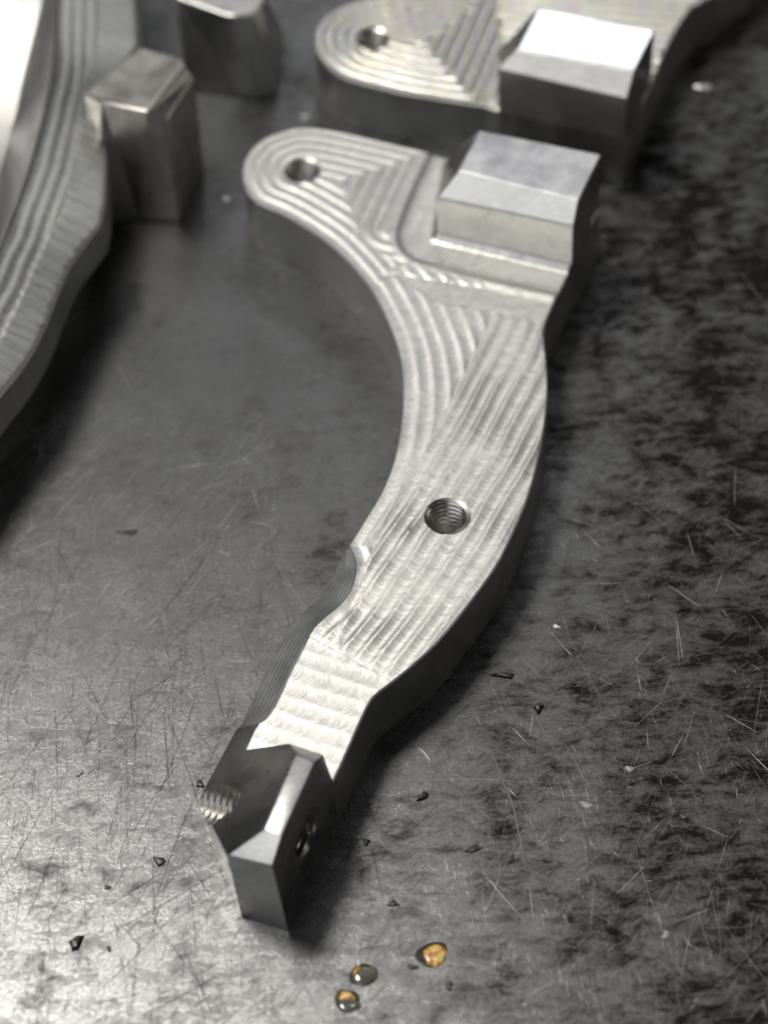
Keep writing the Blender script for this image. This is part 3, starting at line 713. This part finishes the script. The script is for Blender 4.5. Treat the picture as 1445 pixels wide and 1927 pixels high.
chip('blurred pale fleck just above the rounded bracket lug', 573, 222, 1.1, 1.0, .6, 0, 36, M_BRI)
chip('black pit-like chip left of the stepped bracket flank', 240, 1004, 2.6, .8, .15, .1, 37)
chip('dark broad flake against the inner edge of the bracket', 600, 1043, 3.4, .8, .15, .3, 38)
chip('pale three-cornered flake far right, level with the nose hole', 1184, 1448, .8, .9, .45, .2, 41, M_FLK)
chip('pale oblong flake right of the long grey burr', 1103, 1515, 1.7, .6, .3, -.3, 42, M_FLK)
chip('pale pointed flake in the dark patches at the lower right', 1252, 1760, .9, .8, .4, .5, 43, M_FLK)
chip('pale round flake on the bright bench at the far left', 212, 1359, 1.1, 1.0, .25, .1, 44, M_FLK)
chip('small pale crumb left of the nose face at the far left of the bench', 150, 1457, .6, .55, .4, .6, 45, M_FLK)
chip('tiny dark crumb on the bright bench between nose and round chip', 206, 1786, .45, .55, .4, .6, 46)
chip('tiny dark crumb under the flake left of the nose tip', 203, 1670, .45, .6, .3, .2, 47)
def sliver(label, pts, w, h, mat):
    Pn = chaikin([tuple(P(x, y, 0)[:2]) for x, y in pts], 2); Pn = np.array(Pn); n = len(Pn); o_ = (*Pn.mean(0), 0)
    T = np.gradient(Pn, axis=0); T /= np.linalg.norm(T, axis=1)[:, None]; Nn = np.stack([-T[:, 1], T[:, 0]], 1); V = []; Fs = []
    for i in range(n):
        k = w/2*(.35+.65*math.sin(math.pi*(i+.5)/n)); z = h*(.3+.7*math.sin(math.pi*(i+.5)/n))
        V += [(*(Pn[i]+Nn[i]*k), .01), (*(Pn[i]+Nn[i]*k*.6), z), (*(Pn[i]-Nn[i]*k*.6), z), (*(Pn[i]-Nn[i]*k), .01)]
    for i in range(n-1):
        for q in range(3): Fs.append((4*i+q, 4*i+q+1, 4*i+q+5, 4*i+q+4))
    Fs += [(0, 1, 2, 3), (4*n-4, 4*n-3, 4*n-2, 4*n-1)]
    me = mesh_mm('metal_sliver', V, Fs, o_); recalc(me); smooth(me, 40); o = link('metal_sliver', me, mat); o.location = [q*MM for q in o_]
    o['label'] = label; o['category'] = 'metal sliver'; o['group'] = 'thin slivers on the bench'
sliver('thin white curved sliver beside the bracket neck, right of its shadow', [(783, 1406), (793, 1413), (803, 1424), (811, 1436)], .45, .35, M_BRI)
M_GRS = flat_mat('grey burr', (0.22, 0.22, 0.21), .4, .6)
sliver('long grey raised burr running down right of the white sliver', [(924, 1412), (935, 1440), (948, 1478), (968, 1520), (975, 1570), (989, 1630)], .38, .12, M_GRS)
sliver('short grey burr below the dark elongated chip', [(891, 1336), (897, 1350), (904, 1366)], .5, .15, M_GRS)
